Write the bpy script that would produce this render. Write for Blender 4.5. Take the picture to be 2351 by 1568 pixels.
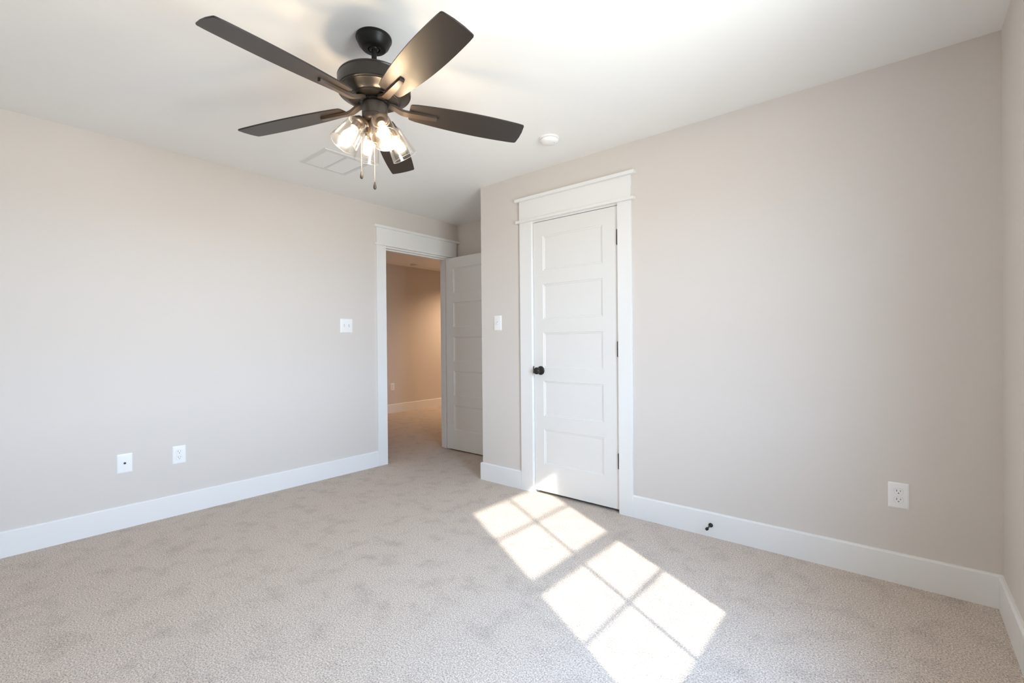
import bpy, bmesh, math, random
from mathutils import Vector, Matrix
random.seed(7)
sc = bpy.context.scene
for o in list(bpy.data.objects):
    bpy.data.objects.remove(o, do_unlink=True)
col = sc.collection

# ------------------------------------------------------------------ camera
CAM = Vector((3.7457, -2.8421, 1.1464))
yaw, pit, rol = 0.6976, -0.0047, -0.0087
fw = Vector((-math.sin(yaw)*math.cos(pit), math.cos(yaw)*math.cos(pit), math.sin(pit)))
rt0 = Vector((math.cos(yaw), math.sin(yaw), 0))
up0 = rt0.cross(fw)
rt = rt0*math.cos(rol) + up0*math.sin(rol)
up = -rt0*math.sin(rol) + up0*math.cos(rol)
cd = bpy.data.cameras.new('camera')
cam = bpy.data.objects.new('camera', cd); col.objects.link(cam)
M = Matrix((rt, up, -fw)).transposed().to_4x4(); M.translation = CAM
cam.matrix_world = M
cd.sensor_fit = 'HORIZONTAL'; cd.sensor_width = 36.0
cd.lens = 36.0*1070.47/2351
cd.shift_x = 5.2256/2351; cd.shift_y = 6.3264/2351
cd.clip_start = 0.02
sc.camera = cam

# ------------------------------------------------------------------ sky, sun, exposure
SKY, SUN, LAMP, HALL = 62.0, 8.7, 205.0, 165.0
world = bpy.data.worlds.new('sky'); sc.world = world; world.use_nodes = True
nt = world.node_tree; nt.nodes.clear()
wo = nt.nodes.new('ShaderNodeOutputWorld'); wb = nt.nodes.new('ShaderNodeBackground')
tc = nt.nodes.new('ShaderNodeTexCoord'); sx = nt.nodes.new('ShaderNodeSeparateXYZ')
rp = nt.nodes.new('ShaderNodeValToRGB')
mr = nt.nodes.new('ShaderNodeMapRange')
mr.inputs['From Min'].default_value = -1; mr.inputs['From Max'].default_value = 1
nt.links.new(tc.outputs['Generated'], sx.inputs[0]); nt.links.new(sx.outputs['Z'], mr.inputs['Value'])
az = nt.nodes.new('ShaderNodeMapRange'); az.interpolation_type = 'SMOOTHSTEP'      # made-up dimming of the sky on one side, to darken the closet wall
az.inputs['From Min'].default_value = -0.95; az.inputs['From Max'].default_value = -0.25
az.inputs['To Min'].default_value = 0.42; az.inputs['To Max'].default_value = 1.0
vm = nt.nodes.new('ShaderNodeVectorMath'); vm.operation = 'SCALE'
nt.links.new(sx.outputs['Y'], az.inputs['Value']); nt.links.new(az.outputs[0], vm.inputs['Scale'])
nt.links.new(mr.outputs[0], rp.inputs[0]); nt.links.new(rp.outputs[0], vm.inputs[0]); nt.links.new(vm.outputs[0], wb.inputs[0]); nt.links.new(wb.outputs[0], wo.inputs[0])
e = rp.color_ramp.elements
e[0].position = 0.0; e[0].color = (0.33, 0.335, 0.33, 1)
e[1].position = 0.485; e[1].color = (0.45, 0.475, 0.49, 1)
for pos, c in ((0.505, (0.65, 0.79, 1.0, 1)), (0.70, (0.36, 0.51, 0.72, 1)), (1.0, (0.20, 0.32, 0.52, 1))):
    x = e.new(pos); x.color = c
wb.inputs[1].default_value = SKY

SUND = Vector((-1.0, 0.537, -0.775)).normalized()
sd = bpy.data.lights.new('sun', 'SUN'); sd.energy = SUN; sd.angle = math.radians(0.9); sd.color = (1.0, 0.95, 0.88)
so = bpy.data.objects.new('sun', sd); col.objects.link(so)
so.rotation_euler = (-SUND).to_track_quat('Z', 'Y').to_euler(); so.location = (9, -4, 6)
# light portal in the window opening (guides sky sampling, emits nothing itself)
pd = bpy.data.lights.new('window_portal', 'AREA'); pd.shape = 'RECTANGLE'; pd.size = 0.86; pd.size_y = 1.42
pd.cycles.is_portal = True
po = bpy.data.objects.new('window_portal', pd); col.objects.link(po)
po.location = (4.235, -1.633, 1.355); po.rotation_euler = (math.pi/2, 0, math.pi/2)

sc.view_settings.view_transform = 'Standard'; sc.view_settings.look = 'None'
sc.view_settings.gamma = 1.0; sc.view_settings.use_curve_mapping = False
sc.view_settings.exposure = 0.07
cy = sc.cycles
cy.use_denoising = True
cy.max_bounces = 14; cy.diffuse_bounces = 9; cy.glossy_bounces = 5; cy.transparent_max_bounces = 16
cy.caustics_reflective = False; cy.caustics_refractive = False
cy.sample_clamp_indirect = 6.0

# ------------------------------------------------------------------ materials
def new_mat(name):
    m = bpy.data.materials.new(name); m.use_nodes = True
    n = m.node_tree; b = n.nodes['Principled BSDF']
    return m, n, b
def paint(name, c, rough, bump=0.0, scale=260.0, spec=0.4):
    m, n, b = new_mat(name)
    b.inputs['Base Color'].default_value = (*c, 1); b.inputs['Roughness'].default_value = rough
    b.inputs['Specular IOR Level'].default_value = spec
    t = n.nodes.new('ShaderNodeTexCoord'); nz = n.nodes.new('ShaderNodeTexNoise')
    nz.inputs['Scale'].default_value = scale; nz.inputs['Detail'].default_value = 3
    n.links.new(t.outputs['Object'], nz.inputs['Vector'])
    if bump:
        bp = n.nodes.new('ShaderNodeBump'); bp.inputs['Strength'].default_value = bump; bp.inputs['Distance'].default_value = 0.001
        n.links.new(nz.outputs[0], bp.inputs['Height']); n.links.new(bp.outputs[0], b.inputs['Normal'])
    return m
WALL = paint('wall_paint', (0.665, 0.622, 0.582), 0.62, 0.10)
CEIL = paint('ceiling_paint', (0.86, 0.86, 0.845), 0.85, 0.12, 180)
TRIM = paint('white_trim_paint', (0.80, 0.80, 0.79), 0.34, 0.02, 60)
DOORM = paint('white_door_paint', (0.76, 0.755, 0.735), 0.36, 0.02, 60)
PLAST = paint('white_plastic', (0.86, 0.86, 0.86), 0.30)
VENTM = paint('off_white_enamel', (0.70, 0.70, 0.70), 0.45)
LOUV = paint('white_louver_enamel', (0.84, 0.84, 0.83), 0.5)
SLOT = paint('dark_slot', (0.012, 0.012, 0.013), 0.6)
GAP = paint('dark_grille_gap', (0.55, 0.55, 0.545), 0.8)
BLACK = paint('matte_black_metal', (0.014, 0.013, 0.013), 0.38, 0.05, 900)
CANM = paint('black_fan_metal', (0.010, 0.0095, 0.009), 0.40, 0.05, 900, 0.22)
BRONZE = paint('dark_bronze_metal', (0.042, 0.030, 0.022), 0.36, 0.04, 900, 0.6)
MOTORM = paint('satin_bronze_housing', (0.017, 0.0135, 0.011), 0.30, 0.03, 900, 0.5)
STEEL = paint('bead_chain_metal', (0.62, 0.50, 0.36), 0.25); STEEL.node_tree.nodes['Principled BSDF'].inputs['Metallic'].default_value = 1.0
HINGE = paint('dark_hinge_metal', (0.055, 0.055, 0.06), 0.30); HINGE.node_tree.nodes['Principled BSDF'].inputs['Metallic'].default_value = 0.8

def blade_material():
    m, n, b = new_mat('dark_espresso_blade')
    t = n.nodes.new('ShaderNodeTexCoord'); mp = n.nodes.new('ShaderNodeMapping'); nz = n.nodes.new('ShaderNodeTexNoise'); r = n.nodes.new('ShaderNodeValToRGB')
    mp.inputs['Scale'].default_value = (300, 300, 300)
    nz.inputs['Scale'].default_value = 2.2; nz.inputs['Detail'].default_value = 5
    n.links.new(t.outputs['Object'], mp.inputs[0]); n.links.new(mp.outputs[0], nz.inputs['Vector']); n.links.new(nz.outputs[0], r.inputs[0])
    r.color_ramp.elements[0].color = (0.020, 0.016, 0.014, 1); r.color_ramp.elements[1].color = (0.034, 0.027, 0.023, 1)
    n.links.new(r.outputs[0], b.inputs['Base Color'])
    b.inputs['Roughness'].default_value = 0.37; b.inputs['Specular IOR Level'].default_value = 0.42
    bp = n.nodes.new('ShaderNodeBump'); bp.inputs['Strength'].default_value = 0.12; bp.inputs['Distance'].default_value = 0.0005
    n.links.new(nz.outputs[0], bp.inputs['Height']); n.links.new(bp.outputs[0], b.inputs['Normal'])
    return m
BLADE = blade_material()

def carpet_material():
    m, n, b = new_mat('loop_carpet')
    N, L = n.nodes.new, n.links.new
    t = N('ShaderNodeTexCoord')
    a = N('ShaderNodeTexNoise'); a.inputs['Scale'].default_value = 300; a.inputs['Detail'].default_value = 4.0; a.inputs['Roughness'].default_value = 0.72
    v = N('ShaderNodeTexVoronoi'); v.inputs['Scale'].default_value = 240
    big = N('ShaderNodeTexNoise'); big.inputs['Scale'].default_value = 7.5; big.inputs['Detail'].default_value = 6; big.inputs['Roughness'].default_value = 0.65
    a2 = N('ShaderNodeTexNoise'); a2.inputs['Scale'].default_value = 165; a2.inputs['Detail'].default_value = 2.0; a2.inputs['Roughness'].default_value = 0.6
    mxn = N('ShaderNodeMix'); mxn.data_type = 'FLOAT'; mxn.inputs['Factor'].default_value = 0.5
    L(a.outputs[0], mxn.inputs[2]); L(a2.outputs[0], mxn.inputs[3])
    for x in (a, a2, v, big): L(t.outputs['Object'], x.inputs['Vector'])
    r = N('ShaderNodeValToRGB'); el = r.color_ramp.elements
    el[0].position = 0.355; el[0].color = (0.21, 0.176, 0.148, 1)
    el[1].position = 0.645; el[1].color = (0.82, 0.735, 0.655, 1)
    md = el.new(0.50); md.color = (0.535, 0.462, 0.402, 1)
    L(mxn.outputs[0], r.inputs[0])
    # broad wear: pile brushed one way and the other
    mr2 = N('ShaderNodeMapRange'); mr2.inputs['From Min'].default_value = 0.30; mr2.inputs['From Max'].default_value = 0.50
    mr2.inputs['To Min'].default_value = 0.86; mr2.inputs['To Max'].default_value = 1.06
    L(big.outputs[0], mr2.inputs[0])
    mx = N('ShaderNodeMix'); mx.data_type = 'RGBA'; mx.blend_type = 'MULTIPLY'; mx.inputs['Factor'].default_value = 1.0
    L(r.outputs[0], mx.inputs[6]); L(mr2.outputs[0], mx.inputs[7])
    L(mx.outputs[2], b.inputs['Base Color'])
    b.inputs['Roughness'].default_value = 0.95; b.inputs['Specular IOR Level'].default_value = 0.08
    ad = N('ShaderNodeMath'); ad.operation = 'ADD'
    L(mxn.outputs[0], ad.inputs[0]); L(v.outputs['Distance'], ad.inputs[1])
    bp = N('ShaderNodeBump'); bp.inputs['Strength'].default_value = 0.35; bp.inputs['Distance'].default_value = 0.003
    L(ad.outputs[0], bp.inputs['Height']); L(bp.outputs[0], b.inputs['Normal'])
    return m
CARPET = carpet_material()

def thin_glass(name, tint=(1, 1, 1), refl=0.9, rough=0.03, base=0.04):
    """clear pane: Schlick reflection over straight transmission, the same from either side"""
    m = bpy.data.materials.new(name); m.use_nodes = True; n = m.node_tree; n.nodes.clear()
    o = n.nodes.new('ShaderNodeOutputMaterial'); mx = n.nodes.new('ShaderNodeMixShader')
    tr = n.nodes.new('ShaderNodeBsdfTransparent'); gl = n.nodes.new('ShaderNodeBsdfGlossy'); lw = n.nodes.new('ShaderNodeLayerWeight')
    lw.inputs['Blend'].default_value = 0.5
    pw = n.nodes.new('ShaderNodeMath'); pw.operation = 'POWER'; pw.inputs[1].default_value = 5.0
    ml = n.nodes.new('ShaderNodeMath'); ml.operation = 'MULTIPLY_ADD'; ml.inputs[1].default_value = 0.96*refl; ml.inputs[2].default_value = base
    gl.inputs['Roughness'].default_value = rough; tr.inputs[0].default_value = (*tint, 1)
    n.links.new(lw.outputs['Facing'], pw.inputs[0]); n.links.new(pw.outputs[0], ml.inputs[0]); n.links.new(ml.outputs[0], mx.inputs[0])
    n.links.new(tr.outputs[0], mx.inputs[1]); n.links.new(gl.outputs[0], mx.inputs[2]); n.links.new(mx.outputs[0], o.inputs[0])
    return m
PANE = thin_glass('window_glass', (0.98, 0.99, 0.985), 0.6)
SHADE = thin_glass('clear_shade_glass', (0.985, 0.98, 0.97), 1.0, 0.16, 0.10)

def emit(name, c, s):
    m = bpy.data.materials.new(name); m.use_nodes = True; n = m.node_tree; n.nodes.clear()
    o = n.nodes.new('ShaderNodeOutputMaterial'); em = n.nodes.new('ShaderNodeEmission')
    em.inputs[0].default_value = (*c, 1); em.inputs[1].default_value = s
    n.links.new(em.outputs[0], o.inputs[0]); return m
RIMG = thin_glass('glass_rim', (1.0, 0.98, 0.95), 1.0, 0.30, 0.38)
BULB = emit('lit_bulb', (1.0, 0.75, 0.48), LAMP)
DOWN = emit('lit_downlight_lens', (1.0, 0.60, 0.30), 8.0)

# ------------------------------------------------------------------ mesh helpers
def box(bm, x0, x1, y0, y1, z0, z1, bev=0.0):
    vs = [bm.verts.new(p) for p in ((x0,y0,z0),(x1,y0,z0),(x1,y1,z0),(x0,y1,z0),(x0,y0,z1),(x1,y0,z1),(x1,y1,z1),(x0,y1,z1))]
    fs = [bm.faces.new([vs[i] for i in q]) for q in ((0,3,2,1),(4,5,6,7),(0,1,5,4),(1,2,6,5),(2,3,7,6),(3,0,4,7))]
    if bev:
        ed = list({e for f in fs for e in f.edges})
        bmesh.ops.bevel(bm, geom=ed, offset=bev, segments=2, profile=0.6, affect='EDGES')
def lathe(bm, prof, seg=48, mat=None, caps=True):
    """prof = [(radius, z)...] around z; mat = 4x4 placed afterwards"""
    rings = []
    for r, z in prof:
        if r < 1e-6:
            v = Vector((0, 0, z)); rings.append([bm.verts.new(mat @ v if mat else v)])
        else:
            ring = []
            for i in range(seg):
                a = 2*math.pi*i/seg; v = Vector((r*math.cos(a), r*math.sin(a), z)); ring.append(bm.verts.new(mat @ v if mat else v))
            rings.append(ring)
    for a, b in zip(rings, rings[1:]):
        for i in range(seg):
            j = (i+1) % seg
            if len(a) == 1 and len(b) == 1: continue
            if len(a) == 1: bm.faces.new((a[0], b[j], b[i]))
            elif len(b) == 1: bm.faces.new((a[i], a[j], b[0]))
            else: bm.faces.new((a[i], a[j], b[j], b[i]))
    if caps:
        for ring, flip in ((rings[0], True), (rings[-1], False)):
            if len(ring) > 1: bm.faces.new(ring[::-1] if flip else ring)
def tube(bm, pts, r, seg=12, caps=True):
    pts = [Vector(p) for p in pts]; rings = []
    for i, p in enumerate(pts):
        t = (pts[min(i+1, len(pts)-1)] - pts[max(i-1, 0)]).normalized()
        a = t.orthogonal().normalized() if i == 0 else (ref - t*ref.dot(t)).normalized()
        ref = a; b = t.cross(a); rr = r[i] if isinstance(r, (list, tuple)) else r
        rings.append([bm.verts.new(p + (a*math.cos(2*math.pi*k/seg) + b*math.sin(2*math.pi*k/seg))*rr) for k in range(seg)])
    for u, w in zip(rings, rings[1:]):
        for k in range(seg):
            j = (k+1) % seg; bm.faces.new((u[k], u[j], w[j], w[k]))
    if caps: bm.faces.new(rings[0][::-1]); bm.faces.new(rings[-1])
def sphere(bm, c, r, u=12, v=8):
    bmesh.ops.create_uvsphere(bm, u_segments=u, v_segments=v, radius=r, matrix=Matrix.Translation(c))
def prism(bm, outline, d0, d1, f):
    """extrude a 2-D outline between depths d0, d1; f maps (u, v, d) to a point"""
    a = [bm.verts.new(f(u, v, d0)) for u, v in outline]; b = [bm.verts.new(f(u, v, d1)) for u, v in outline]
    n = len(outline); bm.faces.new(a[::-1]); bm.faces.new(b)
    for i in range(n):
        j = (i+1) % n; bm.faces.new((a[i], a[j], b[j], b[i]))
def obj(name, bm, m, parent=None, smooth=None, loc=None):
    bmesh.ops.recalc_face_normals(bm, faces=bm.faces)
    me = bpy.data.meshes.new(name); bm.to_mesh(me); bm.free()
    if smooth is not None:
        for p in me.polygons: p.use_smooth = True
        try: me.set_sharp_from_angle(angle=math.radians(smooth))
        except Exception: pass
    o = bpy.data.objects.new(name, me); col.objects.link(o)
    for x in (m if isinstance(m, (list, tuple)) else (m,)): me.materials.append(x)
    if parent: o.parent = parent
    if loc: o.location = loc
    return o
def tag(o, label, cat=None, group=None, kind=None):
    o['label'] = label
    if cat: o['category'] = cat
    if group: o['group'] = group
    if kind: o['kind'] = kind
    return o
def empty(name, loc, rz=0.0):
    o = bpy.data.objects.new(name, None); o.empty_display_size = 0.1; col.objects.link(o)
    o.location = loc; o.rotation_euler = (0, 0, rz); return o
def boxes(name, m, lst, label, cat, kind='structure', bev=0.0, parent=None):
    bm = bmesh.new()
    for b in lst: box(bm, *b, bev=bev)
    o = obj(name, bm, m, parent)
    if parent is None: tag(o, label, cat, kind=kind)
    return o

# ------------------------------------------------------------------ room shell
H = 2.44; XC = 1.06; XW = 4.075; YB = 0.737; YR = -3.40; T = 0.115
XH = -2.66; YH0, YH1 = -1.5, 5.2
boxes('floor', CARPET, [(XH-.12, XW+.150, YR-.1, YH1+.1, -0.10, 0.0)], 'beige speckled loop carpet across bedroom and hallway', 'carpet')
boxes('ceiling', CEIL, [(XH-.12, XW+.150, YR-.1, YH1+.1, H, H+.1)], 'flat white painted ceiling', 'ceiling')
# doorway in wall A: jamb faces y -0.200 .. 0.600
JY0, JY1, JZ = -0.200, 0.600, 2.050
R0, R1, RZ = JY0-.018, JY1+.018, JZ+.018
boxes('wall_left', WALL, [(-T, 0, YR-.1, R0, 0, H), (-T, 0, R1, YH1+.1, 0, H), (-T, 0, R0, R1, RZ, H)], 'long greige wall on the left, with the open doorway', 'wall')
# closet opening in wall B: jamb faces x 1.603 .. 2.309
KX0, KX1, KZ = 1.603, 2.309, 2.052
boxes('wall_front', WALL, [(XC, KX0-.018, 0, T, 0, H), (KX1+.018, XW, 0, T, 0, H), (KX0-.018, KX1+.018, 0, T, KZ+.018, H)], 'greige wall with the closed closet door', 'wall')
boxes('wall_alcove_side', WALL, [(XC, XC+T, T, YB, 0, H)], 'short side wall of the entry recess, behind the outer corner', 'wall')
boxes('wall_alcove_back', WALL, [(0, XW, YB, YB+T, 0, H)], 'narrow back wall of the entry recess above the open door', 'wall')
# window wall C
WY0, WY1, WZ0, WZ1 = -2.060, -1.206, 0.640, 2.060
XO = XW+.150
boxes('wall_right', WALL, [(XW, XW+.085, YR-.1, WY0, 0, H), (XW+.085, XO, YR-.1, WY0-.045, 0, H), (XW+.085, XO, WY0-.045, WY0, 0, WZ0), (XW, XO, WY1, YB+T, 0, H), (XW, XO, WY0, WY1, 0, WZ0), (XW, XW+.085, WY0, WY1, WZ1, H), (XW+.085, XO, WY0-.045, WY1, WZ1+.07, H)], 'greige wall at the right edge of the room', 'wall')
boxes('wall_rear', WALL, [(0, XW, YR-.1, YR, 0, H)], 'greige wall behind the viewer', 'wall')
boxes('wall_hall', WALL, [(XH-.12, XH, YH0-.1, YH1+.1, 0, H)], 'tan hallway wall seen through the doorway', 'wall')
boxes('wall_hall_left', WALL, [(XH, -T, YH0-.1, YH0, 0, H)], 'hallway end wall out of sight on the left', 'wall')
boxes('wall_hall_right', WALL, [(XH, -T, YH1, YH1+.1, 0, H)], 'hallway end wall out of sight on the right', 'wall')

# baseboards: profile with an eased top edge
BH, BT = 0.143, 0.015
def baseboard(name, p0, p1, nrm, label):
    p0, p1, nrm = Vector((*p0, 0)), Vector((*p1, 0)), Vector((*nrm, 0))
    prof = [(0, 0.0), (BT, 0.0), (BT, BH-.008), (BT-.003, BH-.0025), (BT-.007, BH), (0, BH)]
    bm = bmesh.new(); prism(bm, prof, 0, 1, lambda u, v, d: p0.lerp(p1, d) + nrm*u + Vector((0, 0, v)))
    return tag(obj(name, bm, TRIM), label, 'baseboard', kind='structure')
baseboard('baseboard_left', (0, YR), (0, -.308), (1, 0), 'white baseboard along the long left wall')
baseboard('baseboard_alcove', (XC-BT*0, YB), (0, YB), (0, -1), 'white baseboard behind the open door')
baseboard('baseboard_alcove_side', (XC, -BT), (XC, YB-BT), (-1, 0), 'white baseboard round the outer corner into the recess')
baseboard('baseboard_front_left', (XC, 0), (1.486, 0), (0, -1), 'short white baseboard between outer corner and closet door')
baseboard('baseboard_front_right', (2.410, 0), (XW, 0), (0, -1), 'long white baseboard right of the closet door')
baseboard('baseboard_right', (XW, YR+BT), (XW, -BT), (-1, 0), 'white baseboard along the right wall')
baseboard('baseboard_rear', (0, YR), (XW, YR), (0, 1), 'white baseboard behind the viewer')
baseboard('baseboard_hall', (XH, YH0), (XH, YH1), (1, 0), 'white baseboard of the hallway seen through the doorway')

# ------------------------------------------------------------------ door casings
CT = 0.018
def casing(name, a0, a1, b0, b1, top, f, capmax, label):
    """craftsman casing. a0/a1 outer and inner edge of first leg, b0/b1 inner and outer of second; f(u, d0, d1, z) -> box"""
    t = empty(name, f(( a0+b1)/2, 0, 0)); t.location.z = 0
    base = t.location.copy()
    def part(nm, u0, u1, d1, z0, z1, bev=0.0015):
        bm = bmesh.new(); p, q = f(u0, 0, z0), f(u1, d1, z1)
        lo = [min(p[i], q[i]) - base[i] for i in range(3)]; hi = [max(p[i], q[i]) - base[i] for i in range(3)]
        box(bm, lo[0], hi[0], lo[1], hi[1], lo[2], hi[2], bev=bev); return obj(nm, bm, TRIM, t)
    part('casing_leg', a0, a1, CT, 0.0, top); part('casing_leg', b0, b1, CT, 0.0, top)
    part('fillet', a0-.026, min(b1+.026, capmax), .036, top, top+.019)
    part('head_board', a0, b1, CT+.003, top+.019, top+.163)
    part('cap', a0-.030, min(b1+.032, capmax), .042, top+.163, top+.186)
    tag(t, label, 'door casing', kind='structure'); return t
casing('trim_1', 1.486, 1.598, 2.313, 2.410, 2.061, lambda u, d, z: (u, -d, z), 99, 'white craftsman casing round the closed closet door')
casing('trim_2', -.308, -.205, .605, .707, 2.064, lambda u, d, z: (d, u, z), YB-.0005, 'white craftsman casing round the open doorway')
# jambs with door stops
boxes('trim_3', TRIM, [(-T-.002, .001, R0, JY0, 0, RZ), (-T-.002, .001, JY1, R1, 0, RZ), (-T-.002, .001, JY0, JY1, JZ, RZ),
    (-.075, -.040, JY0, JY0+.011, 0, JZ), (-.075, -.040, JY1-.011, JY1, 0, JZ), (-.075, -.040, JY0+.011, JY1-.011, JZ-.011, JZ)],
    'white jamb lining the open doorway', 'door jamb')
boxes('trim_4', TRIM, [(KX0-.018, KX0, -.001, T, 0, KZ+.018), (KX1, KX1+.018, -.001, T, 0, KZ+.018), (KX0, KX1, -.001, T, KZ, KZ+.018),
    (KX0, KX0+.011, .040, .075, 0, KZ), (KX1-.011, KX1, .040, .075, 0, KZ), (KX0+.011, KX1-.011, .040, .075, KZ-.011, KZ)],
    'white jamb lining the closet opening', 'door jamb')
boxes('trim_5', TRIM, [(-T-.018, -T, JY0-.108, JY0-.005, 0, 2.08), (-T-.018, -T, JY1+.005, JY1+.108, 0, 2.08), (-T-.018, -T, JY0-.108, JY1+.108, 2.08, 2.22)],
    'white casing on the hallway side of the doorway', 'door casing', bev=.001)

# ------------------------------------------------------------------ five-panel doors
def door_mesh(w, h, t, xl, xr):
    """slab 0..w, 0..t, 0..h with five recessed moulded panels on both faces"""
    bm = bmesh.new()
    pz = [(0.205+i*0.363, 0.205+i*0.363+0.262) for i in range(5)]
    steps = [(0.0, 0.0), (0.0030, 0.0035), (0.0115, 0.0050), (0.0140, 0.0078)]
    for y, s in ((0.0, 1), (t, -1)):
        def P(x, z, d=0.0): return bm.verts.new((x, y+s*d, z))
        def quad(x0, x1, z0, z1): bm.faces.new([P(x0, z0), P(x1, z0), P(x1, z1), P(x0, z1)])
        quad(0, xl, 0, h); quad(xr, w, 0, h)
        zs = [0] + [z for p in pz for z in p] + [h]
        for i in range(0, len(zs), 2): quad(xl, xr, zs[i], zs[i+1])
        for z0, z1 in pz:
            prev = None
            for ins, d in steps:
                ring = [P(xl+ins, z0+ins, d), P(xr-ins, z0+ins, d), P(xr-ins, z1-ins, d), P(xl+ins, z1-ins, d)]
                if prev:
                    for k in range(4): bm.faces.new((prev[k], prev[(k+1)%4], ring[(k+1)%4], ring[k]))
                prev = ring
            bm.faces.new(prev)
    for q in (((0,0,0),(0,t,0),(0,t,h),(0,0,h)), ((w,0,0),(w,t,0),(w,t,h),(w,0,h)), ((0,0,0),(w,0,0),(w,t,0),(0,t,0)), ((0,0,h),(w,0,h),(w,t,h),(0,t,h))):
        bm.faces.new([bm.verts.new(p) for p in q])
    bmesh.ops.remove_doubles(bm, verts=bm.verts, dist=1e-5)
    return bm
def knob(parent, x, y, z, sgn):
    """round knob on its rosette, pointing along sgn*y"""
    R = Matrix.Translation((x, y, z)) @ Matrix.Rotation(-sgn*math.pi/2, 4, 'X')
    bm = bmesh.new()
    lathe(bm, [(0.0, 0.0), (.0335, 0), (.0335, .003), (.031, .0065), (.025, .0095), (.018, .0115), (.0135, .014), (.0115, .020), (0.0, .020)], 40, R)
    r = obj('rosette', bm, BLACK, parent, 40)
    bm = bmesh.new()
    lathe(bm, [(0.0, .0195), (.0115, .0195), (.011, .030), (.0135, .034), (.0205, .0385), (.0255, .046), (.0265, .053), (.0245, .060), (.019, .0655), (.010, .0685), (0, .0695)], 40, R)
    obj('knob', bm, BLACK, r, 60)
def hinge(parent, x, y, z, lx):
    bm = bmesh.new()
    lathe(bm, [(0, -.055), (.003, -.054), (.0045, -.0515), (.0035, -.050), (.0072, -.0495), (.0072, -.0172), (.0066, -.0168), (.0066, -.0162), (.0072, -.0158), (.0072, .0158), (.0066, .0162), (.0066, .0168), (.0072, .0172), (.0072, .0495), (.0035, .050), (.0045, .0515), (.003, .054), (0, .055)], 20, Matrix.Translation((x, y, z)))
    for s in (-1, 1):
        box(bm, min(x, x+s*lx), max(x, x+s*lx), y+.0045, y+.0065, z-.0495, z+.0495)
    return obj('hinge', bm, HINGE, parent, 35)

# closet door
d1 = empty('door_1', (1.606, 0.002, 0.022))
obj('door_slab', door_mesh(.700, 2.026, .035, .085, .585), DOORM, d1)
knob(d1, .060, 0.0, .908, -1)
for z in (1.815, 1.071, .325): hinge(d1, .7025, -.009, z, .0012)
bm = bmesh.new()   # strike lip on the jamb edge
prism(bm, [(0, -.028), (.003, -.028), (.008, -.022), (.0095, -.012), (.0095, .012), (.008, .022), (.003, .028), (0, .028)], -.0012, .0016, lambda u, v, d: (-.0015-u, -.0045+d, .912+v))
obj('strike_plate', bm, BLACK, d1)
tag(d1, 'closed white five-panel closet door with black knob', 'door', kind='structure')
# entry door, swung open a quarter turn in front of the recess wall
d2 = empty('door_2', (0.010, 0.562, 0.014))
obj('door_slab', door_mesh(.792, 2.030, .035, .105, .692), DOORM, d2)
knob(d2, .732, 0.0, .918, -1); knob(d2, .732, .035, .918, 1)
for z in (1.815, 1.071, .325):
    bm = bmesh.new()
    lathe(bm, [(0, -.053), (.0045, -.0515), (.0062, -.0495), (.0062, .0495), (.0045, .0515), (0, .053)], 16, Matrix.Translation((-.002, .041, z)))
    obj('hinge', bm, HINGE, d2, 35)
tag(d2, 'white five-panel entry door standing wide open in the recess', 'door', kind='structure')

# ------------------------------------------------------------------ window behind the viewer's right shoulder
w1 = empty('window_1', (XW+.045, -1.633, 1.35))
gx, gy0, gy1 = XW+.045, -2.012, -1.254
def wpart(name, m, lst, parent=w1, bev=0.0):
    bm = bmesh.new()
    for x0, x1, y0, y1, z0, z1 in lst: box(bm, x0-w1.location.x, x1-w1.location.x, y0+1.633, y1+1.633, z0-1.35, z1-1.35, bev=bev)
    return obj(name, bm, m, parent)
wpart('window_frame', TRIM, [(XW+.005, XW+.085, WY0, WY0+.018, WZ0, WZ1), (XW+.005, XW+.085, WY1-.018, WY1, WZ0, WZ1), (XW+.005, XW+.085, WY0+.018, WY1-.018, WZ1-.018, WZ1), (XW+.005, XW+.085, WY0+.018, WY1-.018, WZ0, WZ0+.018)])
def sash(z0, z1, xm, bot, topr, zm):
    a, b = xm-.014, xm+.014
    s = wpart('sash', TRIM, [(a, b, WY0+.018, gy0, z0, z1), (a, b, gy1, WY1-.018, z0, z1), (a, b, gy0, gy1, z0, z0+bot), (a, b, gy0, gy1, z1-topr, z1)])
    mm = wpart('muntin', TRIM, [(xm-.007, xm+.007, -1.633-.009, -1.633+.009, z0+bot, z1-topr), (xm-.007, xm+.007, gy0, -1.633-.009, zm-.009, zm+.009), (xm-.007, xm+.007, -1.633+.009, gy1, zm-.009, zm+.009)], s)
    wpart('pane', PANE, [(xm-.0015, xm+.0015, gy0, gy1, z0+bot, z1-topr)], s)
sash(1.285, WZ1-.018, gx+.015, .066, .034, 1.690)
sash(WZ0+.018, 1.284, gx-.015, .052, .030, .990)
wpart('sill', TRIM, [(XW-.055, XW+.03, WY0-.13, WY1+.13, WZ0-.022, WZ0)], bev=.002)
wpart('apron', TRIM, [(XW-.018, XW, WY0-.10, WY1+.10, WZ0-.110, WZ0-.022)], bev=.001)
wpart('casing', TRIM, [(XW-.018, XW, WY0-.10, WY0, WZ0, WZ1), (XW-.018, XW, WY1, WY1+.10, WZ0, WZ1), (XW-.021, XW, WY0-.10, WY1+.10, WZ1, WZ1+.15), (XW-.042, XW, WY0-.13, WY1+.13, WZ1+.15, WZ1+.17)], bev=.001)
tag(w1, 'white double-hung window with four-pane sashes in the right wall', 'window', kind='structure')

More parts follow.
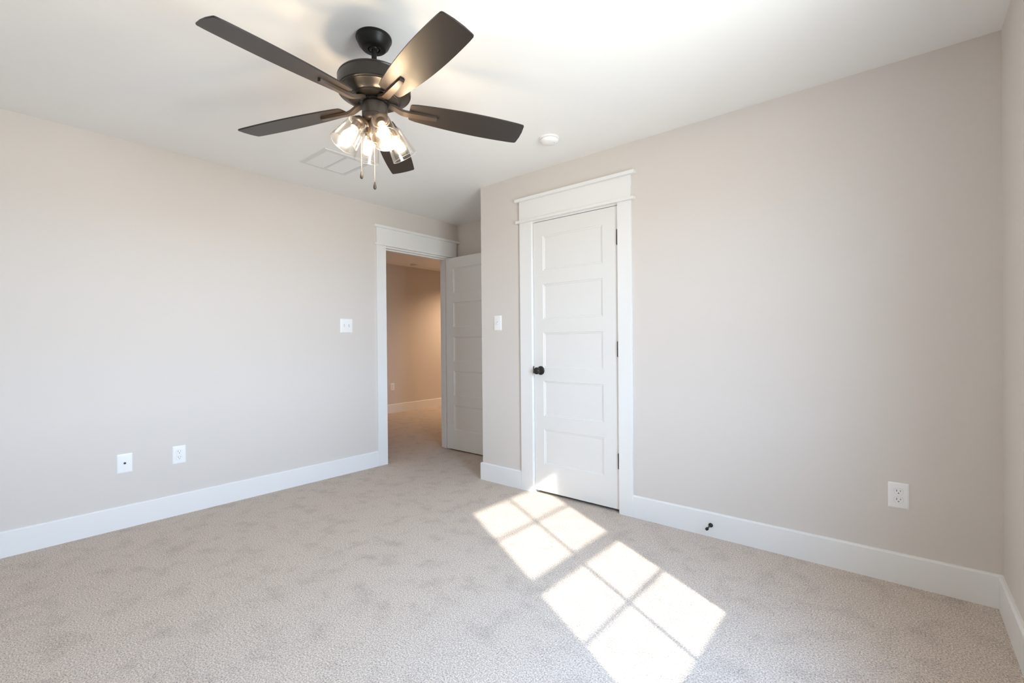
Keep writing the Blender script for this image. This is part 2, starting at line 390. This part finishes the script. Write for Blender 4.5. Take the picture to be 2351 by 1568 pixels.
# ------------------------------------------------------------------ wall plates (local: x right, z up, -y out of the wall)
def plate_mesh(w, h, d=.006, r=.004):
    bm = bmesh.new()
    lv = [(0.0, 0.0), (0.0, d*.35), (.004, d*.9), (.008, d)]
    rings = []
    for ins, dep in lv:
        x, z = w/2-ins, h/2-ins
        pts = []
        for cx, cz, a0 in ((x-r, z-r, 0), (-(x-r), z-r, 90), (-(x-r), -(z-r), 180), (x-r, -(z-r), 270)):
            for k in range(4):
                a = math.radians(a0+k*30); pts.append((cx+r*math.cos(a), -dep, cz+r*math.sin(a)))
        rings.append([bm.verts.new(p) for p in pts])
    n = len(rings[0])
    for a, b in zip(rings, rings[1:]):
        for i in range(n): bm.faces.new((a[i], a[(i+1) % n], b[(i+1) % n], b[i]))
    bm.faces.new(rings[-1]); bm.faces.new(rings[0][::-1])
    return bm
def screw(parent, x, z, d=.006):
    bm = bmesh.new(); lathe(bm, [(.0032, 0), (.0032, .0008), (.002, .0014), (0, .0015)], 14, Matrix.Translation((x, -d+.0002, z)) @ Matrix.Rotation(math.pi/2, 4, 'X'), caps=True)
    return obj('screw', bm, PLAST, parent, 40)
def outlet(loc, rz, label, group=None):
    t = empty('wall_outlet', loc, rz)
    obj('cover_plate', plate_mesh(.077, .120), PLAST, t, 30)
    for zc in (.0195, -.0195):
        bm = bmesh.new(); out = []
        for k in range(28):   # round face clipped flat top and bottom
            a = 2*math.pi*k/28; out.append((.0172*math.cos(a), max(-.0135, min(.0135, .0172*math.sin(a)))))
        prism(bm, out, -.0055, -.0078, lambda u, v, d: (u, d, zc+v))
        f = obj('receptacle', bm, PLAST, t)
        bm = bmesh.new()
        box(bm, -.0078, -.0055, -.0081, -.0076, zc-.0005, zc+.0085); box(bm, .0058, .0078, -.0081, -.0076, zc+.0005, zc+.0075)
        prism(bm, [(.0026*math.cos(2*math.pi*k/14), max(-.0015, .0028*math.sin(2*math.pi*k/14))) for k in range(14)], -.0076, -.0081, lambda u, v, d: (u, d, zc-.0075+v))
        obj('slots', bm, SLOT, f)
        bm = bmesh.new()   # solid grey ring, colour standing in for the shadow gap round the receptacle
        prism(bm, [(u*1.05, v*1.06) for u, v in out], -.0055, -.0062, lambda u, v, d: (u, d, zc+v))
        obj('face_gap_shade', bm, GAP, f)
    screw(t, 0, 0)
    tag(t, label, 'outlet', group or 'duplex wall outlets'); return t
def switch(loc, rz, gangs, label):
    t = empty('light_switch', loc, rz)
    obj('cover_plate', plate_mesh(.080 if gangs == 1 else .117, .122), PLAST, t, 30)
    for k in range(gangs):
        x = (k-(gangs-1)/2)*.046; dn = -1 if k == 0 else 1
        bm = bmesh.new(); box(bm, x-.0052, x+.0052, -.0068, -.0055, -.0122, .0122)
        f = obj('toggle_slot', bm, GAP, t)
        bm = bmesh.new()
        prism(bm, [(-.006, .006), (-.0175, dn*.010+.0035), (-.0175, dn*.010-.0035), (-.006, -.006)], x-.0042, x+.0042, lambda u, v, d: (d, u, v))
        obj('toggle', bm, PLAST, f)
        screw(t, x, .030); screw(t, x, -.030)
    tag(t, label, 'light switch', 'toggle light switches'); return t
RA = math.pi/2     # a plate turned to face +x (on the left wall / hall wall)
switch((0, -.614, 1.303), RA, 2, 'double-gang white toggle switch left of the open doorway')
switch((1.240, 0, 1.302), 0, 1, 'single white toggle switch between outer corner and closet door')
switch((XH, 2.895, 1.314), RA, 1, 'white switch on the hallway wall beside the doorway edge')
outlet((3.736, 0, .411), 0, 'white duplex outlet on the wall right of the closet door')
outlet((0, -1.868, .405), RA, 'white duplex outlet on the left wall, right of the jack plate')
outlet((XH, 1.786, .424), RA, 'small white outlet on the hallway wall seen through the doorway')
j = empty('jack_plate', (0, -2.157, .405), RA)
obj('cover_plate', plate_mesh(.078, .120), PLAST, j, 30)
bm = bmesh.new(); lathe(bm, [(.0062, 0), (.0062, .003), (.0048, .003), (.0048, .009), (.003, .009), (.003, .004), (0, .004)], 18, Matrix.Translation((0, -.0055, .001)) @ Matrix.Rotation(math.pi/2, 4, 'X'))
cx = obj('coax_connector', bm, HINGE, j, 30); cx['label'] = 'dark metal coax connector'
screw(j, 0, .042); screw(j, 0, -.042)
tag(j, 'white cable jack plate with one dark connector low on the left wall', 'jack plate')

# door stop on the baseboard
ds = empty('door_stop', (2.894, -BT, .069))
Rm = Matrix.Rotation(math.pi/2, 4, 'X')
bm = bmesh.new(); lathe(bm, [(0, 0), (.0125, 0), (.0125, .004), (.011, .007), (.006, .010), (0, .010)], 24, Rm); obj('mounting_flange', bm, BLACK, ds, 35)
bm = bmesh.new(); lathe(bm, [(0, .009), (.0042, .009), (.0038, .030), (.0042, .064), (0, .064)], 16, Rm); obj('stem', bm, BLACK, ds, 35)
bm = bmesh.new(); lathe(bm, [(0, .062), (.0075, .062), (.0088, .066), (.0088, .073), (.0075, .078), (.004, .080), (0, .080)], 20, Rm); obj('rubber_tip', bm, SLOT, ds, 35)
tag(ds, 'small black door stop screwed to the baseboard', 'door stop')

# ------------------------------------------------------------------ ceiling: vent, smoke detectors, hall light
v = empty('ceiling_vent', (.662, -1.078, H))
def vbox(name, m, lst, parent, bev=0.0):
    bm = bmesh.new()
    for b in lst: box(bm, *b, bev=bev)
    return obj(name, bm, m, parent)
a, bo = .178, .030
bm = bmesh.new()
outl, inn = [(-a, -a), (a, -a), (a, a), (-a, a)], [(-a+bo, -a+bo), (a-bo, -a+bo), (a-bo, a-bo), (-a+bo, a-bo)]
lev = [(outl, 0.0), ([(x*.985, y*.985) for x, y in outl], -.0055), (inn, -.0075), (inn, -.001)]
rings = [[bm.verts.new((x, y, z)) for x, y in p] for p, z in lev]
for p, q in zip(rings, rings[1:]):
    for k in range(4): bm.faces.new((p[k], p[(k+1) % 4], q[(k+1) % 4], q[k]))
obj('frame', bm, VENTM, v)
vbox('divider', VENTM, [(-a+bo, a-bo, -.0075, .0075, -.0072, -.001)], v)
bm = bmesh.new()
for s in (-1, 1):
    n = 13; y0 = s*.008; y1 = s*(a-bo)
    for k in range(n):
        yc = y0+(y1-y0)*(k+.5)/n
        prism(bm, [(-.0055, -.0030), (.0040, -.0055), (.0050, -.0048), (-.0045, -.0022)], -a+bo, a-bo, lambda u, w, d: (d, yc+u, w))
o = obj('louvers', bm, LOUV, v)
vbox('backing', GAP, [(-a+bo, a-bo, -a+bo, a-bo, -.0012, -.0002)], v)
tag(v, 'square white air vent grille in the ceiling beyond the fan', 'vent')

def smoke(loc, label):
    s = empty('smoke_detector', loc)
    bm = bmesh.new(); lathe(bm, [(0, 0), (.061, 0), (.062, -.003), (.061, -.008), (.0565, -.010), (0, -.010)], 48); obj('base_ring', bm, PLAST, s, 30)
    bm = bmesh.new(); lathe(bm, [(.0545, -.0095), (.0545, -.0135), (0, -.0135)], 48); obj('sensor_gap', bm, GAP, s, 30)
    bm = bmesh.new(); lathe(bm, [(0, -.0125), (.056, -.0125), (.0575, -.015), (.0565, -.022), (.050, -.029), (.038, -.033), (.014, -.034), (.013, -.0352), (0, -.0352)], 48); c = obj('cover', bm, PLAST, s, 30)
    bm = bmesh.new(); sphere(bm, (.030, .012, -.0335), .0018); obj('indicator', bm, SLOT, c)
    tag(s, label, 'smoke detector', 'ceiling smoke detectors')
smoke((2.040, -.400, H), 'round white smoke detector on the bedroom ceiling near the closet wall')
smoke((-2.40, 2.050, H), 'round white smoke detector on the hallway ceiling')

dl = empty('recessed_downlight', (-1.75, 3.30, H))
bm = bmesh.new(); lathe(bm, [(.060, 0), (.085, 0), (.085, -.004), (.080, -.007), (.064, -.007), (.060, 0)], 40, caps=False); obj('trim_ring', bm, PLAST, dl, 30)
bm = bmesh.new(); lathe(bm, [(.0605, -.001), (.0605, -.003), (0, -.003)], 40); obj('lens', bm, DOWN, dl)
tag(dl, 'round warm recessed downlight in the hallway ceiling', 'light')
hl = bpy.data.lights.new('downlight_lamp', 'SPOT'); hl.energy = HALL; hl.color = (1.0, 0.68, 0.44); hl.spot_size = math.radians(150); hl.spot_blend = 0.8; hl.shadow_soft_size = .055
ho = bpy.data.objects.new('downlight_lamp', hl); col.objects.link(ho); ho.parent = dl; ho.location = (0, 0, -.02)

# ------------------------------------------------------------------ ceiling fan
FX, FY = 2.0293, -1.6772
fan = empty('ceiling_fan', (FX, FY, H))
ZB = 2.1624 - H                         # blade plane on the axis, local
TX, TY = 0.0207, -0.0125                # slight hang of the rotor
nrm = Vector((-TX, -TY, 1)).normalized()
TILT = Matrix.Translation((0, 0, ZB)) @ Vector((0, 0, 1)).rotation_difference(nrm).to_matrix().to_4x4() @ Matrix.Translation((0, 0, -ZB))
def L(z): return z - H
CO = Vector((.010, -.008, 0))           # canopy sits a touch off the rotor axis
bm = bmesh.new()
lathe(bm, [(0, 0), (.0735, 0), (.0745, -.004), (.0735, -.010), (.0715, -.0115), (.070, -.016), (.062, -.034), (.052, -.045), (.048, -.0485), (.045, -.0495), (.025, -.0495), (.0235, -.047), (.0235, -.030), (0, -.030)], 64, Matrix.Translation(CO))
canopy = obj('canopy', bm, CANM, fan, 35)
bm = bmesh.new(); lathe(bm, [(0, -.030), (.012, -.031), (.0195, -.036), (.0215, -.043), (.0195, -.050), (.012, -.055), (0, -.056)], 32, Matrix.Translation(CO)); obj('hanger_ball', bm, CANM, canopy, 50)
for k in range(3):
    bm = bmesh.new(); sphere(bm, CO + Vector((.0155*math.cos(-1.3+k*.5), .0155*math.sin(-1.3+k*.5), -.0525)), .0022, 8, 6)
    obj('screw', bm, HINGE, canopy)
bm = bmesh.new(); tube(bm, [CO + Vector((0, 0, -.045)), CO*.6 + Vector((0, 0, L(2.30))), Vector((0, 0, L(2.235)))], .0108, 20); obj('downrod', bm, CANM, fan, 40)
bm = bmesh.new()
lathe(bm, [(0, L(2.269)), (.030, L(2.278)), (.040, L(2.272)), (.140, L(2.2725)), (.149, L(2.2705)), (.1515, L(2.265)), (.1500, L(2.261)), (.1510, L(2.258)), (.1515, L(2.213)), (.1495, L(2.2085)),
    (.1440, L(2.2075)), (.1430, L(2.2040)), (.1405, L(2.2030)), (.1240, L(2.1910)), (.1080, L(2.1820)), (.1050, L(2.1820)), (.1035, L(2.1790)), (.0980, L(2.1780)), (.0960, L(2.1750)), (.0800, L(2.1745)), (0, L(2.1745))], 96, TILT)
motor = obj('motor_housing', bm, MOTORM, fan, 22)
bm = bmesh.new()
lathe(bm, [(0, L(2.177)), (.062, L(2.177)), (.063, L(2.174)), (.062, L(2.166)), (.058, L(2.164)), (0, L(2.164))], 64, TILT)
flywheel = obj('flywheel', bm, CANM, fan, 30)
bm = bmesh.new()
bm.free()
for k in range(10):
    a = 2*math.pi*k/10; bm = bmesh.new()
    sphere(bm, TILT @ Vector((.0575*math.cos(a+.3), .0575*math.sin(a+.3), L(2.1640))), .0024, 8, 6)
    obj('screw', bm, HINGE, flywheel)
# blades
TH = 2.3127; DR = 0.0381; PH = -0.2155
def halfwidth(s):           # s 0 root .. 1 tip
    return .0475 + (.0630-.0475)*s + .0135*math.sin(math.pi*min(1, s*1.0))**.9
def blade_outline():
    r0, r1 = .146, .6655; n = 18; edge = []
    for i in range(n+1):
        s = i/n; edge.append((r0+(r1-r0)*s, halfwidth(s)))
    rc = .0075
    def side(sg):
        pts = []
        x0, w0 = edge[0]; x1, w1 = edge[-1]
        pts += [(x0, sg*(w0-.013)), (x0+.0012, sg*(w0-.006)), (x0+.0055, sg*(w0-.0008))]
        pts += [(x, sg*w) for x, w in edge[1:-1] if x0+.010 < x < x1-rc]
        pts += [(x1-rc, sg*(w1+.0003)), (x1-rc*.35, sg*(w1-rc*.28)), (x1, sg*(w1-rc))]
        return pts
    up_ = side(1); dn_ = side(-1)[::-1]
    tip = [(r1+.0035, .020), (r1+.0035, -.020)]
    return up_ + tip + dn_
OUT = blade_outline()
def blade_frame(k):
    a = TH - k*math.radians(72)
    r = Vector((math.cos(a), math.sin(a), 0)); t = Vector((-math.sin(a), math.cos(a), 0)); z = Vector((0, 0, 1))
    rd = r*math.cos(DR) - z*math.sin(DR); tt = t*math.cos(PH) + z*math.sin(PH); nn = rd.cross(tt)
    def f(u, w, d):
        v = rd*u + tt*w + nn*d; return TILT @ (Vector((0, 0, ZB)) + v)
    return f, r, t
for k in range(5):
    f, r, t = blade_frame(k)
    bm = bmesh.new(); prism(bm, OUT, -.003, .003, f)
    bmesh.ops.bevel(bm, geom=[e for e in bm.edges if not e.is_boundary and len(e.link_faces) == 2 and any(len(x.verts) > 4 for x in e.link_faces)], offset=.0012, segments=2, affect='EDGES')
    bl = obj('blade', bm, BLADE, fan, 30)
    # blade iron: a flat bar under the blade that curls up to the flywheel
    bm = bmesh.new(); secs = []
    path = [(.048, .0085, .015, .004), (.070, .0080, .016, .005), (.082, .0045, .0158, .006), (.096, -.0020, .0152, .0065), (.112, -.0085, .0145, .0065), (.128, -.0115, .0140, .0062), (.150, -.0115, .0136, .0060), (.205, -.0100, .0122, .0060), (.262, -.0088, .0108, .0058), (.266, -.0080, .0095, .005)]
    for u, d, hw, ht in path:
        tw = max(0.0, min(1.0, (u-.060)/.075))      # untwist the pitch towards the flywheel
        p = []
        for sw, sd_ in ((-1, -1), (1, -1), (1, 1), (-1, 1)):
            q = f(u, sw*hw, d+sd_*ht)
            q0 = TILT @ (Vector((0, 0, ZB)) + r*u + t*(sw*hw) + Vector((0, 0, d+sd_*ht-math.sin(DR)*u)))
            p.append(q0.lerp(q, tw))
        secs.append([bm.verts.new(x) for x in p])
    for p, q in zip(secs, secs[1:]):
        for i in range(4): bm.faces.new((p[i], p[(i+1) % 4], q[(i+1) % 4], q[i]))
    bm.faces.new(secs[0][::-1]); bm.faces.new(secs[-1])
    obj('blade_iron', bm, BRONZE, bl, 32)
# neck and light kit
bm = bmesh.new()
lathe(bm, [(0, L(2.163)), (.0500, L(2.163)), (.0525, L(2.160)), (.0530, L(2.156)), (.0530, L(2.116)), (.0515, L(2.114)), (.0515, L(2.112)), (.0530, L(2.110)), (.0530, L(2.098)), (.0505, L(2.092)), (.0440, L(2.087)), (0, L(2.087))], 64, TILT)
obj('switch_housing', bm, BRONZE, fan, 28)
bm = bmesh.new()
lathe(bm, [(0, L(2.088)), (.030, L(2.088)), (.031, L(2.080)), (.029, L(2.060)), (.0285, L(2.040)), (.027, L(2.022)), (.0215, L(2.012)), (.012, L(2.006)), (.007, L(2.003)), (.0065, L(1.998)), (0, L(1.996))], 40)
obj('light_kit_hub', bm, BRONZE, fan, 35)
TS = -1.8564
for k in range(4):
    a = TS + k*math.pi/2
    d = Vector((math.cos(a), math.sin(a), 0)); P0 = d*.0712 + Vector((0, 0, L(2.0712))); P1 = d*.1333 + Vector((0, 0, L(1.9687)))
    ax = (P1-P0).normalized()
    MS = Matrix.Translation(P0) @ Vector((0, 0, 1)).rotation_difference(ax).to_matrix().to_4x4()
    bm = bmesh.new()
    tube(bm, [d*.022 + Vector((0, 0, L(2.066))), d*.036 + Vector((0, 0, L(2.078))), P0 - ax*.024, P0 - ax*.012], [.0085, .0085, .0095, .011], 16)
    lathe(bm, [(0, -.026), (.014, -.025), (.0195, -.018), (.0255, -.010), (.0300, -.004), (.0305, -.001), (.0300, .0005), (.0195, .0050), (.0185, .028), (.0165, .030), (0, .030)], 40, MS)
    arm = obj('light_arm', bm, BRONZE, fan, 35)
    bm = bmesh.new()
    Ls = (P1-P0).length
    prof_o = [(.0240, .0010), (.0345, .0022), (.0385, .0060), (.0395, .012), (.0570, Ls)]
    prof_i = [(.0548, Ls), (.0375, .012), (.0365, .0072), (.0335, .0042), (.0240, .0030)]
    lathe(bm, prof_o + [(.0572, Ls+.0012), (.0562, Ls+.0022), (.0550, Ls+.0012)] + prof_i, 48, MS, caps=False)
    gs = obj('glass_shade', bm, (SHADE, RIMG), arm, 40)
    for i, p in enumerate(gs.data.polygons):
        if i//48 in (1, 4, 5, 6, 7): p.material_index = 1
    bm = bmesh.new()
    lathe(bm, [(0, .034), (.0085, .035), (.0105, .042), (.0135, .052), (.0175, .063), (.0195, .073), (.0190, .081), (.0155, .0885), (.009, .093), (0, .0945)], 28, MS)
    lb = obj('light_bulb', bm, BULB, arm, 60)
    bm = bmesh.new()
    lathe(bm, [(.0130, .029), (.0135, .036), (.0160, .046), (.0220, .058), (.0270, .070), (.0285, .079), (.0270, .089), (.0220, .0975), (.0125, .1035), (0, .1055)], 32, MS, caps=False)
    obj('bulb_glass', bm, SHADE, arm, 60)
# pull chains
rr = Vector((math.cos(yaw), math.sin(yaw), 0)); ff = Vector((-math.sin(yaw), math.cos(yaw), 0))
def chain(x, y, z0, z1, nip):
    bm = bmesh.new(); n = int((z0-z1)/.0046)
    if nip: tube(bm, [nip, Vector((x, y, L(z0)+.001))], .0028, 8)
    tube(bm, [(x, y, L(z0)), (x, y, L(z1)+.002)], .0006, 6)
    for i in range(n+1): sphere(bm, (x, y, L(z0)-(z0-z1)*i/n), .0017, 8, 6)
    c = obj('pull_chain', bm, STEEL, fan, 60)
    bm = bmesh.new()
    lathe(bm, [(0, .004), (.0022, .004), (.0030, .000), (.0050, -.008), (.0066, -.016), (.0068, -.021), (.0055, -.026), (.003, -.0285), (0, -.029)], 20, Matrix.Translation((x, y, L(z1))))
    obj('fob', bm, BRONZE, c, 50)
c1 = rr*(-.0650) + ff*.018
chain(c1.x, c1.y, 2.112, 1.884, rr*(-.050) + ff*.014 + Vector((0, 0, L(2.112))))
chain(-.003*rr.x, -.003*rr.y, 1.998, 1.832, None)
tag(fan, 'dark bronze five-blade ceiling fan with four lit clear-glass lights', 'ceiling fan')
